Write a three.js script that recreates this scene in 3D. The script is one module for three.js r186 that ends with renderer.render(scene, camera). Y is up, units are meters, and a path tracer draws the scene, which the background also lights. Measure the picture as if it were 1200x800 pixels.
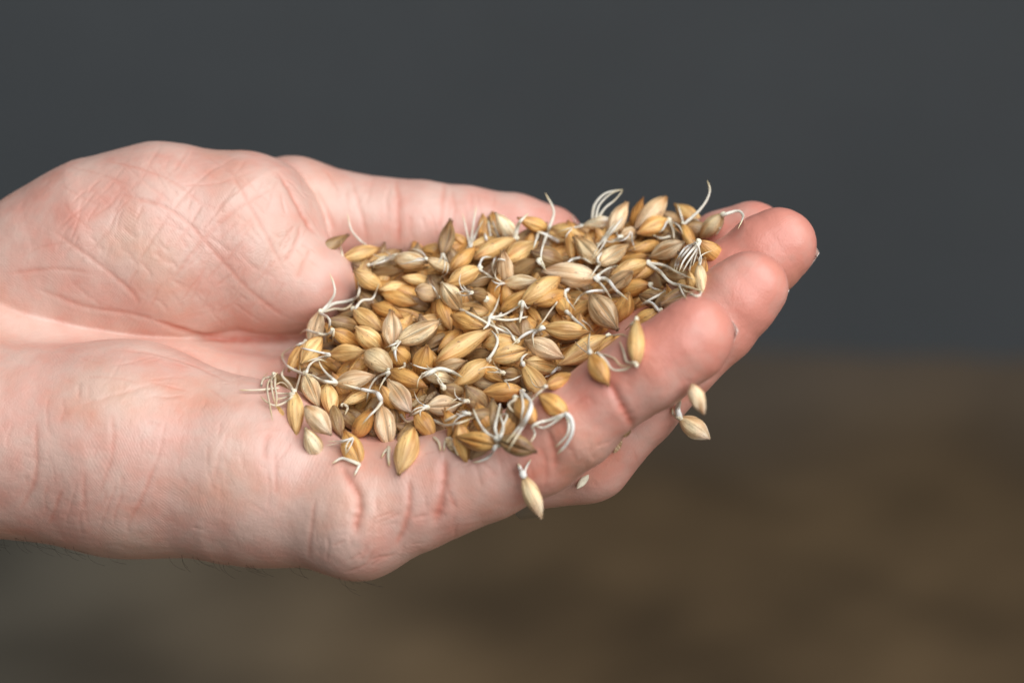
import * as THREE from 'three';
import { mergeGeometries } from 'three/addons/utils/BufferGeometryUtils.js';
import { ImprovedNoise } from 'three/addons/math/ImprovedNoise.js';

// ---------------------------------------------------------------- camera, light, exposure
const scene = new THREE.Scene();
const DIST = 43, PPC = 59, PITCH = 25 * Math.PI / 180;      // lens to hand (cm), photo pixels per cm at the hand, downward pitch
const HAND_Y = 0.95;                                         // the hand is held this high above the ground (m)
const cosP = Math.cos(PITCH), sinP = Math.sin(PITCH);
// hand space (cm): x right, y and z square to the line of sight at the hand; world (m): y up
const W = (x, y, z) => new THREE.Vector3(x, y * cosP + z * sinP, -y * sinP + z * cosP).multiplyScalar(0.01).add(new THREE.Vector3(0, HAND_Y, 0));
const dirW = (x, y, z) => new THREE.Vector3(x, y * cosP + z * sinP, -y * sinP + z * cosP);
const camera = new THREE.PerspectiveCamera(2 * Math.atan((400 / PPC) / DIST) * 180 / Math.PI, 1.5, 0.02, 60);
camera.position.copy(W(0, 0, DIST));
camera.lookAt(W(0, 0, 0));
camera.focus = DIST * 0.01 - 0.011;
camera.userData.fStop = 9;

scene.background = new THREE.Color(0.088, 0.090, 0.095);        // even daylight of the open shed
const renderer = new THREE.WebGLRenderer({ antialias: true });
renderer.toneMapping = THREE.LinearToneMapping;
renderer.toneMappingExposure = 1.0;
renderer.shadowMap.enabled = true;

const tagged = (o, label, category, group, kind) => {
  if (label) o.userData.label = label;
  if (category) o.userData.category = category;
  if (group) o.userData.group = group;
  if (kind) o.userData.kind = kind;
  return o;
};
const part = (name, geometry, material, parent) => {
  const m = new THREE.Mesh(geometry, material);
  m.name = name; m.castShadow = m.receiveShadow = true;
  parent.add(m);
  return m;
};
let seed = 12345;
const rnd = () => { seed = (seed * 1664525 + 1013904223) >>> 0; return seed / 4294967296; };
const clamp = (x, a, b) => Math.min(b, Math.max(a, x)), lerp = (a, b, t) => a + (b - a) * t;
const sstep = (a, b, x) => { const t = clamp((x - a) / (b - a), 0, 1); return t * t * (3 - 2 * t); };
const perlin = new ImprovedNoise(), noise = (x, y, z) => perlin.noise(x + 31.7, y + 17.3, z + 53.1);

// a big window, well out of the picture to the right of the viewer
function windowLight(at, size, power, color, label) {
  const g = new THREE.Group(); g.name = 'window';
  g.position.copy(at); g.lookAt(W(0, 0, 0)); scene.add(g);
  tagged(g, label, 'window');
  const fr = 0.06, s = size / 2, bars = [];
  for (const [x, y, w, h] of [[0, s + fr / 2, size + 2 * fr, fr], [0, -s - fr / 2, size + 2 * fr, fr], [s + fr / 2, 0, fr, size], [-s - fr / 2, 0, fr, size]]) bars.push(new THREE.BoxGeometry(w, h, 0.06).translate(x, y, 0));
  part('window_frame', mergeGeometries(bars), new THREE.MeshStandardMaterial({ color: 0x8a8a86, roughness: 0.6 }), g);
  part('window_pane', new THREE.BoxGeometry(size, size, 0.01).translate(0, 0, -0.01), new THREE.MeshStandardMaterial({ color: 0x222222, emissive: color, emissiveIntensity: 0.6 }), g);
  const l = new THREE.RectAreaLight(color, power, size, size);
  l.name = 'window_daylight'; l.position.set(0, 0, 0.02); l.rotation.y = Math.PI; g.add(l);
}
windowLight(W(50, 50, 80), 1.5, 3.25, new THREE.Color(0.97, 0.98, 1.0), 'large bright daylight window beside the viewer, lighting the hand');

// ---------------------------------------------------------------- setting: far wall and the bed of malting grain on the floor
function tex(size, fn, srgb, repeat = true, h = size) {
  const d = new Uint8Array(size * h * 4), c = [0, 0, 0];
  for (let y = 0; y < h; y++) for (let x = 0; x < size; x++) {
    fn((x + 0.5) / size, (y + 0.5) / h, c);
    const o = (y * size + x) * 4;
    for (let k = 0; k < 3; k++) d[o + k] = clamp(Math.round(c[k] * 255), 0, 255);
    d[o + 3] = 255;
  }
  const t = new THREE.DataTexture(d, size, h);
  t.magFilter = THREE.LinearFilter; t.minFilter = THREE.LinearFilter;
  t.wrapS = t.wrapT = repeat ? THREE.RepeatWrapping : THREE.ClampToEdgeWrapping;
  if (srgb) t.colorSpace = THREE.SRGBColorSpace;
  t.needsUpdate = true;
  return t;
}
{
  const wall = part('wall', new THREE.BoxGeometry(9, 4.4, 0.2).translate(0, 1.8, -1.93 - 0.1),
    new THREE.MeshStandardMaterial({ color: 0xffffff, roughness: 0.9, map: tex(512, (u, v, c) => {
      const n = 0.5 * noise(u * 9, v * 4, 1) + 0.3 * noise(u * 40, v * 18, 2) + 0.15 * noise(u * 160, v * 70, 4);
      const k = 1 + 0.10 * n; c[0] = 0.43 * k; c[1] = 0.453 * k; c[2] = 0.468 * k; }, true) }), scene);
  tagged(wall, 'dark blue grey plastered wall, far out of focus behind the hand', null, null, 'structure');
  // the grain bed: a real uneven sheet, lumpy where it was turned with shovels
  const g = new THREE.PlaneGeometry(9, 4.6, 360, 184).rotateX(-Math.PI / 2).translate(0, 0, 0.25);
  const p = g.attributes.position, col = [];
  for (let i = 0; i < p.count; i++) {
    const x = p.getX(i), z = p.getZ(i);
    p.setY(i, 0.03 * noise(x * 2.2, 0, z * 2.2) + 0.014 * noise(x * 7, 3, z * 7) + 0.006 * noise(x * 22, 5, z * 22) + 0.05 * sstep(-1.7, -2.0, z) ** 2);   // banked up against the wall
    const brownMix = sstep(-0.75, 0.15, x + 0.3 * noise(x * 1.7, 8, z * 1.7));        // floor tone greyer to the left, browner to the right
    const edgeBlend = sstep(-1.64, -1.95, z + 0.12 * noise(x * 3, 21, z * 3)), far0 = (a, b) => lerp(a, b, edgeBlend * 0.85);   // painted blend to grey, softening the out-of-focus edge at the wall
    const m = 1 + 0.5 * noise(x * 4, 11, z * 4) + 0.3 * noise(x * 10, 13, z * 10);
    col.push(far0(lerp(0.20, 0.285, brownMix) * m, 0.20), far0(lerp(0.185, 0.185, brownMix) * m, 0.165), far0(lerp(0.145, 0.092, brownMix) * m, 0.13));
  }
  g.setAttribute('color', new THREE.Float32BufferAttribute(col, 3));
  g.computeVertexNormals();
  const floor = part('grain_bed', g, new THREE.MeshStandardMaterial({ vertexColors: true, roughness: 0.85 }), scene);
  tagged(floor, 'brown bed of malting grain spread over the floor, out of focus below the hand', null, null, 'structure');
}

// ---------------------------------------------------------------- the hand: one continuous surface from joints in hand space
const P = (px, py, z) => { const k = (DIST - z) / DIST; return [(px - 600) / PPC * k, (400 - py) / PPC * k, z]; };
const chain = (k, ...nodes) => ({ k, nodes: nodes.map(([x, y, z, r]) => [...P(x, y, z), r]) });
const groups = {
  palm: [
    chain(0, [-420, 445, -0.9, 3.1], [-180, 450, -0.9, 2.3]),
    chain(0, [-180, 470, -0.6, 2.1], [-50, 512, 0.25, 1.86], [150, 526, 0.35, 2.06], [300, 556, 0.9, 1.72], [418, 600, 1.8, 1.18]),
    chain(0, [-60, 430, -1.2, 1.75], [200, 470, -1.6, 1.3], [360, 490, -1.5, 1.1], [500, 535, 0.25, 1.05]),
    chain(0, [-60, 400, -1.6, 1.7], [250, 420, -2.9, 1.3], [420, 430, -2.9, 1.1], [545, 465, -1.25, 1.05]),
    chain(0, [200, 360, -3.0, 1.3], [590, 375, -2.4, 1.05]),
    chain(0, [418, 600, 1.8, 1.16], [500, 535, 0.35, 1.05], [545, 465, -1.05, 1.05], [590, 375, -2.4, 1.05]),
  ],
  thenar: [chain(0, [-180, 450, -1.6, 1.7], [-70, 428, -1.9, 1.42], [66, 318, -2.0, 1.78], [120, 300, -2.0, 2.0], [190, 289, -2.05, 2.12], [280, 284, -1.95, 1.84], [328, 322, -1.68, 1.18], [366, 336, -1.55, 0.93])],
  thumb: [chain(0, [250, 285, -2.85, 1.7], [300, 268, -3.05, 1.5], [345, 252, -3.2, 1.24], [405, 261, -3.2, 1.06], [492, 270, -3.2, 1.06], [545, 273, -3.3, 0.99], [600, 280, -3.4, 0.97], [640, 287, -3.4, 0.86])],
  little: [chain(0, [418, 600, 1.8, 1.16], [480, 582, 2.0, 1.06], [570, 551, 2.3, 0.95], [628, 526, 2.5, 0.90], [672, 497, 2.85, 0.86], [712, 464, 3.1, 0.74], [762, 431, 3.3, 0.78], [808, 400, 3.4, 0.74], [816, 391, 3.45, 0.70]), chain(0, [768, 424, 3.52, 0.6], [798, 403, 3.6, 0.56])],
  ring: [chain(0, [480, 545, 0.3, 1.1], [600, 540, 0.95, 1.0], [686, 531, 1.15, 0.95], [745, 474, 1.45, 0.83], [797, 422, 1.7, 0.75], [838, 379, 1.8, 0.80], [866, 350, 1.88, 0.76], [880, 337, 1.9, 0.70])],
  middle: [chain(0, [545, 465, -1.05, 1.1], [630, 460, -0.8, 1.0], [712, 455, -0.5, 0.97], [770, 408, -0.3, 0.85], [818, 366, -0.1, 0.78], [864, 326, 0.05, 0.83], [898, 298, 0.15, 0.80], [914, 287, 0.2, 0.74])],
  index: [chain(0, [590, 375, -2.4, 1.08], [660, 380, -2.3, 1.0], [720, 383, -2.2, 0.95], [765, 348, -2.05, 0.87], [810, 316, -1.9, 0.80], [850, 294, -1.75, 0.84], [880, 280, -1.6, 0.78])],
};
const prims = [];                                           // [group, ax, ay, az, ra, bx, by, bz, rb]
Object.values(groups).forEach((chains, gi) => chains.forEach((c) => { for (let i = 0; i + 1 < c.nodes.length; i++) prims.push([gi, ...c.nodes[i], ...c.nodes[i + 1]]); }));
const GK = [0.45, 0.3, 0.12, 0.1, 0.1, 0.1, 0.1];
const smin = (a, b, k) => { const h = Math.max(k - Math.abs(a - b), 0) / k; return Math.min(a, b) - h * h * k * 0.25; };
const cone = (q, x, y, z) => {
  const dx = q[5] - q[1], dy = q[6] - q[2], dz = q[7] - q[3], ex = x - q[1], ey = y - q[2], ez = z - q[3];
  const t = clamp((ex * dx + ey * dy + ez * dz) / (dx * dx + dy * dy + dz * dz + 1e-9), 0, 1);
  return Math.hypot(ex - t * dx, ey - t * dy, ez - t * dz) - (q[4] + (q[8] - q[4]) * t);
};
const gd = new Float64Array(7);
function sdf(x, y, z, list = prims) {
  gd.fill(1e3);
  for (const q of list) { const d = cone(q, x, y, z), g = q[0]; gd[g] = gd[g] > 900 ? d : smin(gd[g], d, GK[g]); }
  let d = smin(gd[0], gd[1], 0.07);
  d = smin(d, gd[2], 0.06);
  const f = smin(smin(gd[3], gd[4], 0.08), smin(gd[5], gd[6], 0.08), 0.08);
  return smin(d, f, 0.3);
}
const nearBones = new Map();
const sdfFast = (x, y, z) => {                               // the same field near the surface, from the bones of that neighbourhood
  const c = 0.4, i = Math.floor(x / c), j = Math.floor(y / c), k = Math.floor(z / c), key = (i * 512 + j) * 512 + k;
  let l = nearBones.get(key);
  if (!l) { const cx = (i + 0.5) * c, cy = (j + 0.5) * c, cz = (k + 0.5) * c; let m = 1e3; const ds = prims.map((q) => { const d = cone(q, cx, cy, cz); m = Math.min(m, d); return d; }); l = prims.filter((q, n) => ds[n] < m + 1.5); nearBones.set(key, l); }
  return sdf(x, y, z, l);
};
// first point of the hand on the line of sight through a photo pixel, as depth z (or null)
function handZ(px, py) {
  let z = 6;
  for (let i = 0; i < 60; i++) {
    const [x, y] = P(px, py, z), d = sdfFast(x, y, z);
    if (d < 0.004) return z;
    z -= d * 0.9;
    if (z < -8) return null;
  }
  return z;
}
function skinNet(h, lo, hi) {                                // surface nets, only in blocks that the surface passes
  const B = 8, n = [0, 1, 2].map((k) => Math.ceil((hi[k] - lo[k]) / h / B) * B), pos = [], ids = new Map(), edges = [], s = B + 1;
  const key = (i, j, k) => (i * n[1] + j) * n[2] + k, val = new Float64Array(s * s * s), half = B * h * 0.5, reach = half * 1.75;
  for (let bi = 0; bi < n[0]; bi += B) for (let bj = 0; bj < n[1]; bj += B) for (let bk = 0; bk < n[2]; bk += B) {
    const cx = lo[0] + bi * h + half, cy = lo[1] + bj * h + half, cz = lo[2] + bk * h + half;
    if (Math.abs(sdf(cx, cy, cz)) > reach + 0.05) continue;
    const near = prims.filter((q) => cone(q, cx, cy, cz) < reach * 2 + 1.0);
    for (let i = 0, o = 0; i < s; i++) for (let j = 0; j < s; j++) for (let k = 0; k < s; k++) val[o++] = sdf(lo[0] + (bi + i) * h, lo[1] + (bj + j) * h, lo[2] + (bk + k) * h, near);
    for (let i = 0; i < B; i++) for (let j = 0; j < B; j++) for (let k = 0; k < B; k++) {
      const o = (i * s + j) * s + k, v = (a, b, c) => val[o + (a * s + b) * s + c];
      let mask = 0;
      for (let c = 0; c < 8; c++) if (v(c & 1, c >> 1 & 1, c >> 2) < 0) mask |= 1 << c;
      if (mask === 0 || mask === 255) continue;
      let sx = 0, sy = 0, sz = 0, m = 0;
      for (let c = 0; c < 8; c++) for (const a of [1, 2, 4]) if (!(c & a) && (mask >> c & 1) !== (mask >> (c | a) & 1)) {
        const v0 = v(c & 1, c >> 1 & 1, c >> 2), e = c | a, v1 = v(e & 1, e >> 1 & 1, e >> 2), t = v0 / (v0 - v1);
        sx += (c & 1) + (a === 1 ? t : 0); sy += (c >> 1 & 1) + (a === 2 ? t : 0); sz += (c >> 2) + (a === 4 ? t : 0); m++;
      }
      ids.set(key(bi + i, bj + j, bk + k), pos.length / 3);
      pos.push(lo[0] + (bi + i + sx / m) * h, lo[1] + (bj + j + sy / m) * h, lo[2] + (bk + k + sz / m) * h);
      for (const a of [0, 1, 2]) if ((mask & 1) !== (mask >> (1 << a) & 1)) edges.push(bi + i, bj + j, bk + k, a, mask & 1);
    }
  }
  const index = [];
  for (let e = 0; e < edges.length; e += 5) {
    const [i, j, k, a, inside] = edges.slice(e, e + 5), u = [0, 0, 0], w = [0, 0, 0];
    u[(a + 1) % 3] = 1; w[(a + 2) % 3] = 1;
    const q = [[0, 0], [1, 0], [1, 1], [0, 1]].map(([b, c]) => ids.get(key(i - b * u[0] - c * w[0], j - b * u[1] - c * w[1], k - b * u[2] - c * w[2])));
    if (q.some((x) => x === undefined)) continue;
    if (inside) index.push(q[0], q[1], q[2], q[0], q[2], q[3]); else index.push(q[0], q[2], q[1], q[0], q[3], q[2]);
  }
  return { pos: new Float32Array(pos), index };
}
// lines of the palm: [depth mm, width mm, redness, ...points in photo pixels]
const fineLines = (n, cx, cy, rx, ry, angles, l0, l1, depth) => Array.from({ length: n }, () => {
  const a = rnd() * 6.28, r = Math.sqrt(rnd()), x = cx + rx * r * Math.cos(a), y = cy + ry * r * Math.sin(a), an = (angles[Math.floor(rnd() * angles.length)] + (rnd() - 0.5) * 26) * Math.PI / 180, l = lerp(l0, l1, rnd() ** 2) / 2, dx = Math.cos(an) * l, dy = Math.sin(an) * l, b = (rnd() - 0.5) * 0.3;
  return [depth * 0.75 * (0.5 + rnd()), 0.32 + 0.15 * rnd(), 0.1 + 0.3 * rnd(), [x - dx, y - dy], [x + dy * b, y - dx * b], [x + dx, y + dy]];
});
const CREASES = [
  ...fineLines(120, 215, 285, 150, 100, [-50, 42, -62, 36], 22, 90, 0.28), ...fineLines(55, 200, 525, 200, 100, [98, 112, 84, 20], 18, 70, 0.22), ...fineLines(26, 480, 245, 150, 28, [92, 84, 100], 18, 55, 0.22), ...fineLines(14, 360, 245, 40, 50, [70, 55, 20], 20, 50, 0.35),
  ...fineLines(26, 640, 540, 150, 30, [62, 70, -25], 16, 50, 0.22), ...fineLines(12, 770, 430, 60, 40, [50, 40], 14, 30, 0.15), ...fineLines(24, 450, 620, 90, 40, [95, 105, -20], 16, 46, 0.25), ...fineLines(20, 230, 430, 170, 40, [8, -12, 30], 20, 70, 0.2),
  [0.5, 0.7, 0.5, [34, 334], [95, 358], [162, 370], [203, 384]], [1.5, 0.8, 1.4, [170, 372], [236, 393], [290, 397], [366, 396]],
  [0.4, 0.6, 0.6, [54, 265], [128, 319], [159, 349], [164, 368]], [0.3, 0.5, 0.5, [111, 185], [175, 201], [209, 217], [250, 252]],
  [0.4, 0.6, 0.7, [115, 221], [203, 248], [257, 302], [294, 342], [338, 373], [366, 378]], [0.4, 0.6, 0.6, [262, 186], [304, 261], [338, 326]],
  [0.3, 0.5, 0.2, [172, 285], [223, 221], [257, 194], [287, 180]], [0.4, 0.6, 0.5, [186, 346], [257, 261], [304, 228], [338, 214]],
  [0.25, 0.5, 0.2, [222, 292], [233, 275], [280, 211]], [0.3, 0.5, 0.4, [236, 336], [290, 275]], [0.25, 0.5, 0.3, [250, 372], [284, 346]], [0.25, 0.5, 0.3, [296, 338], [316, 309], [312, 290]],
  [0.9, 1.0, 1.0, [322, 198], [334, 214], [347, 238], [360, 262], [376, 280]], [0.45, 0.7, 0.7, [331, 312], [351, 275], [352, 262]], [0.4, 0.6, 0.6, [345, 331], [366, 287]], [0.25, 0.5, 0.3, [60, 190], [120, 205], [160, 222]], [0.25, 0.5, 0.3, [100, 300], [128, 268], [140, 240]],
  [0.3, 0.5, 0.3, [150, 320], [190, 262], [204, 225]], [0.2, 0.4, 0.3, [20, 300], [70, 285], [110, 290]], [0.3, 0.5, 0.5, [0, 322], [60, 315], [110, 320]], [0.25, 0.5, 0.4, [204, 218], [250, 215], [300, 200]],
  [0.3, 0.6, 0.6, [412, 205], [422, 245], [432, 290]], [0.35, 0.8, 0.9, [465, 200], [467, 240], [467, 292]], [0.3, 0.7, 0.8, [520, 205], [519, 240], [515, 275]], [0.35, 0.6, 0.7, [368, 215], [382, 245], [394, 276]], [0.25, 0.5, 0.5, [352, 205], [372, 240], [384, 268]], [0.2, 0.6, 0.5, [530, 215], [532, 250], [528, 275]],
  [0.25, 0.7, 0.5, [127, 409], [180, 414], [225, 428], [280, 452]], [0.3, 0.6, 0.2, [85, 477], [130, 464], [185, 448]],
  [0.3, 0.7, 0.7, [41, 490], [41, 557], [20, 604]], [0.18, 0.6, 0.5, [131, 478], [132, 527], [114, 585]], [0.18, 0.6, 0.6, [186, 530], [165, 585], [144, 628]], [0.18, 0.6, 0.7, [74, 570], [56, 618]], [0.25, 0.6, 0.5, [99, 550], [97, 602]],
  [0.2, 0.6, 0.3, [259, 520], [250, 570]], [0.25, 0.6, 0.5, [322, 525], [323, 585]], [0.35, 0.7, 0.6, [369, 580], [360, 660]], [0.4, 0.8, 0.6, [315, 505], [309, 520], [311, 540]],
  [1.2, 1.1, 1.15, [398, 540], [412, 567], [421, 586], [413, 634]], [0.6, 0.8, 1.0, [480, 555], [478, 600], [462, 645]], [1.1, 1.1, 1.1, [521, 530], [519, 573], [508, 620]], [0.4, 0.6, 0.8, [522, 560], [527, 578], [535, 598]], [0.25, 0.5, 0.4, [440, 640], [430, 660], [400, 672]], [0.25, 0.5, 0.4, [470, 648], [430, 656]],
  [1.1, 0.9, 1.2, [706, 440], [716, 452], [729, 476], [741, 500], [738, 510]], [0.8, 0.8, 0.8, [640, 500], [650, 530], [652, 556]], [0.25, 0.6, 0.5, [655, 492], [668, 520], [676, 546]], [0.25, 0.6, 0.5, [632, 520], [640, 545], [640, 570]], [0.2, 0.5, 0.4, [666, 478], [690, 466], [700, 480]],
  [0.2, 0.5, 0.3, [596, 540], [604, 562], [600, 580]],
];
function buildHand() {
  const net = skinNet(0.031, [-15, -5.6, -6.6], [6.4, 4.6, 4.6]), n = net.pos.length / 3, pos = net.pos;
  // creases: sampled onto the skin, then looked up through a coarse hash
  const pts = [], cell = 0.25, grid = new Map(), at = (x, y, z) => (Math.floor(x / cell) * 4096 + Math.floor(y / cell)) * 4096 + Math.floor(z / cell);
  CREASES.forEach(([depth, width, red, ...line], ci) => {
    const curve = new THREE.CatmullRomCurve3(line.map(([a, b]) => new THREE.Vector3(a, b, 0))), len = curve.getLength(), m = Math.ceil(len / 1.2);
    for (let i = 0; i <= m; i++) {
      const q = curve.getPointAt(i / m), wob = 1.6 * noise(q.x * 0.06, q.y * 0.06, ci), z = handZ(q.x + wob, q.y + wob * 0.7);
      if (z === null) continue;
      const e = sstep(0, 0.22, i / m) * sstep(0, 0.22, 1 - i / m), [x, y] = P(q.x + wob, q.y + wob * 0.7, z);
      const id = pts.push([x, y, z, depth * 0.05 * e * (0.8 + 0.4 * noise(i * 0.15, ci, 3)), width * 0.066 * (0.6 + 0.4 * e), red * e * 0.62]) - 1;
      for (let a = -1; a <= 1; a++) for (let b = -1; b <= 1; b++) for (let c = -1; c <= 1; c++) { const k = at(x + a * cell, y + b * cell, z + c * cell); if (!grid.has(k)) grid.set(k, []); grid.get(k).push(id); }
    }
  });
  const color = new Float32Array(n * 3), uv = new Float32Array(n * 2), out = new Float32Array(n * 3), tipAt = ['little', 'ring', 'middle', 'index', 'thumb'].map((k) => groups[k][0].nodes.at(-1));
  for (let i = 0; i < n; i++) {
    const x = pos[3 * i], y = pos[3 * i + 1], z = pos[3 * i + 2], e = 0.01;
    let gx = sdfFast(x + e, y, z) - sdfFast(x - e, y, z), gy = sdfFast(x, y + e, z) - sdfFast(x, y - e, z), gz = sdfFast(x, y, z + e) - sdfFast(x, y, z - e);
    const gl = Math.hypot(gx, gy, gz) || 1; gx /= gl; gy /= gl; gz /= gl;
    let dip = 0, red = 0;
    for (const id of grid.get(at(x, y, z)) ?? []) {
      const c = pts[id], d = Math.hypot(x - c[0], y - c[1], z - c[2]), t = d / c[4];
      if (t < 6) { dip = Math.max(dip, c[3] * (0.62 * Math.exp(-t * t) + 0.42 * Math.exp(-t * t * 0.16) - 0.10 * Math.exp(-((t - 2.6) ** 2)))); red = Math.max(red, c[5] * Math.exp(-t * t * 0.8)); }
    }
    const soft = 0.020 * noise(x * 0.9, y * 0.9, z * 0.9) + 0.008 * noise(x * 2.3, y * 2.3, z * 2.3) + 0.0035 * noise(x * 7, y * 7, z * 7) + 0.0012 * noise(x * 17, y * 17, z * 17);
    const d = soft - dip;
    const o = W(x + gx * d, y + gy * d, z + gz * d);
    out.set([o.x, o.y, o.z], 3 * i);
    // skin colour: paler heel of the hand, redder fingers and fingertips, blotches
    let f = sstep(-2.5, 2.2, x), tip = 0;
    for (const t of tipAt) tip = Math.max(tip, 1 - sstep(0.5, 1.9, Math.hypot(x - t[0], y - t[1], z - t[2])));
    const b1 = noise(x * 0.8 + 4, y * 0.8, z * 0.8), b2 = noise(x * 2.1, y * 2.1 + 9, z * 2.1), b3 = noise(x * 6, y * 6, z * 6 + 5), pink = clamp(0.42 * f + 0.34 * tip + 0.42 * b1 + 0.34 * b2 + 0.18 * b3 + 0.24, 0, 1);
    const yel = clamp(0.5 * noise(x * 0.6 + 20, y * 0.6, z * 0.6) + 0.2 * b2, 0, 1);
    const k = 1 + 0.04 * b3;
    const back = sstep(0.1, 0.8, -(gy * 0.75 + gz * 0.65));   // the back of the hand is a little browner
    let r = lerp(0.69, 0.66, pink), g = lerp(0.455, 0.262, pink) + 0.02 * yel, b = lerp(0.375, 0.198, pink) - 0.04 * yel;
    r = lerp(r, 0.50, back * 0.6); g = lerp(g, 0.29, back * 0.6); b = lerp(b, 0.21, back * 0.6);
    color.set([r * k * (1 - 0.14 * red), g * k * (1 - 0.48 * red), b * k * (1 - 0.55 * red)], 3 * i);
    uv.set([x * 0.01, Math.atan2(y + 0.5, z + 3.0) * 0.042], 2 * i);
  }
  const g = new THREE.BufferGeometry();
  g.setAttribute('position', new THREE.BufferAttribute(out, 3));
  g.setAttribute('color', new THREE.BufferAttribute(color, 3));
  g.setAttribute('uv', new THREE.BufferAttribute(uv, 2));
  g.setIndex(net.index);
  g.computeVertexNormals();
  return g;
}
const hand = new THREE.Group(); hand.name = 'hand'; scene.add(hand);
tagged(hand, 'cupped left hand held palm up, heaped with sprouted barley grains', 'hand');
{
  const skinBump = tex(1024, (u, v, c) => {                  // ridges of the palm and a net of fine wrinkles
    const wx = noise(u * 4, v * 4, 1), wy = noise(u * 4, v * 4, 9), ridge = 0.5 + 0.5 * Math.sin(2 * Math.PI * (40 * (u + 0.05 * wx) + 44 * (v + 0.05 * wy))), where = sstep(-0.25, 0.35, noise(u * 5, v * 5, 17));
    const n1 = 1 - 1.6 * Math.abs(noise(u * 13 + 2 * wx, v * 13, 4)), n2 = 1 - 1.6 * Math.abs(noise(u * 34, v * 34 + 2 * wy, 6)), n3 = noise(u * 90, v * 90, 3);
    c[0] = c[1] = c[2] = 0.62 + 0.20 * (ridge - 0.5) * (0.25 + 0.75 * where) - 0.20 * Math.max(n1, 0) ** 9 - 0.2 * Math.max(n2, 0) ** 4 + 0.14 * n3;
  }, false);
  skinBump.wrapS = skinBump.wrapT = THREE.MirroredRepeatWrapping;
  skinBump.repeat.set(1 / 0.028, 1 / 0.028);
  const skin = new THREE.MeshPhysicalMaterial({ vertexColors: true, roughness: 0.38, specularIntensity: 1, bumpMap: skinBump, bumpScale: 0.00007, sheen: 0.25, sheenColor: new THREE.Color(1, 0.55, 0.45), sheenRoughness: 0.5 });
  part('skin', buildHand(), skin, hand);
  // fingernails: curved plates on the far side of the fingertips, their free edges in view
  const nailMat = new THREE.MeshPhysicalMaterial({ color: new THREE.Color(0.78, 0.60, 0.53), roughness: 0.28, specularIntensity: 1 });
  const edgeMat = new THREE.MeshPhysicalMaterial({ color: new THREE.Color(0.86, 0.80, 0.72), roughness: 0.35 });
  for (const f of ['little', 'ring', 'middle', 'index', 'thumb']) {
    const ns = groups[f][0].nodes, t = ns.at(-1), q = ns.at(-2), T = new THREE.Vector3(...t), ax = T.clone().sub(new THREE.Vector3(...q)).normalize(), nrm = f === 'thumb' ? new THREE.Vector3(0, -0.25, 1) : new THREE.Vector3(0.05, 0.66, 0.75), pal = nrm.addScaledVector(ax, -nrm.dot(ax)).normalize(), side = ax.clone().cross(pal), R = t[3] - 0.005;
    const plate = (v0, v1, th) => {
      const pos = [], idx = [], NU = 18, NV = 12;
      for (const r of [R, R + th]) for (let i = 0; i <= NV; i++) for (let j = 0; j <= NU; j++) {
        const a = (j / NU - 0.5) * 1.5, v = lerp(v0, v1, i / NV) + (i === NV ? 0.08 * (Math.cos(a * 1.4) - 0.6) : 0), rr = r * (1 - 0.24 * sstep(0.1, 1.0, v)) - 0.03 * sstep(0.6, 0.9, Math.abs(a));
        const c = T.clone().addScaledVector(ax, v * t[3]).addScaledVector(pal, -rr * Math.cos(a)).addScaledVector(side, rr * Math.sin(a)), w = W(c.x, c.y, c.z);
        pos.push(w.x, w.y, w.z);
      }
      const N = (NU + 1) * (NV + 1), at = (k, i, j) => k * N + i * (NU + 1) + j;
      for (let i = 0; i < NV; i++) for (let j = 0; j < NU; j++) { idx.push(at(0, i, j), at(0, i + 1, j), at(0, i, j + 1), at(0, i + 1, j), at(0, i + 1, j + 1), at(0, i, j + 1)); idx.push(at(1, i, j), at(1, i, j + 1), at(1, i + 1, j), at(1, i + 1, j), at(1, i, j + 1), at(1, i + 1, j + 1)); }
      for (let j = 0; j < NU; j++) for (const i of [0, NV]) idx.push(at(0, i, j), at(0, i, j + 1), at(1, i, j), at(1, i, j), at(0, i, j + 1), at(1, i, j + 1));
      for (let i = 0; i < NV; i++) for (const j of [0, NU]) idx.push(at(0, i, j), at(0, i + 1, j), at(1, i, j), at(1, i, j), at(0, i + 1, j), at(1, i + 1, j));
      const g = new THREE.BufferGeometry(); g.setAttribute('position', new THREE.Float32BufferAttribute(pos, 3)); g.setIndex(idx); g.computeVertexNormals();
      return g;
    };
    const nail = part('fingernail', plate(-0.95, 0.62, 0.022), nailMat, hand);
    part('free_edge', plate(0.625, 0.73, 0.022), edgeMat, nail);
  }
  // fine dark hairs hanging from the outer edge of the hand and wrist
  const hairs = [];
  for (let i = 0; i < 60; i++) {
    const px = -40 + 470 * rnd(); let py = 720; while (py > 560 && handZ(px, py) === null) py -= 2;
    py -= 1 + 7 * rnd(); const z = handZ(px, py); if (z === null) continue;
    const l = 10 + 17 * rnd(), sw = 6 + 22 * rnd(), pts = [0, 0.35, 0.7, 1].map((t) => W(...P(px + sw * t * t, py + l * t - 0.25 * l * t * t, z - 0.35 * t - 0.1)));
    hairs.push(new THREE.TubeGeometry(new THREE.CatmullRomCurve3(pts), 7, 0.000022, 4, false));
  }
  const hair = part('skin_hair', mergeGeometries(hairs), new THREE.MeshStandardMaterial({ color: 0x1d1511, roughness: 0.6 }), hand);
  hair.userData.kind = 'stuff';
}
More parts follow.
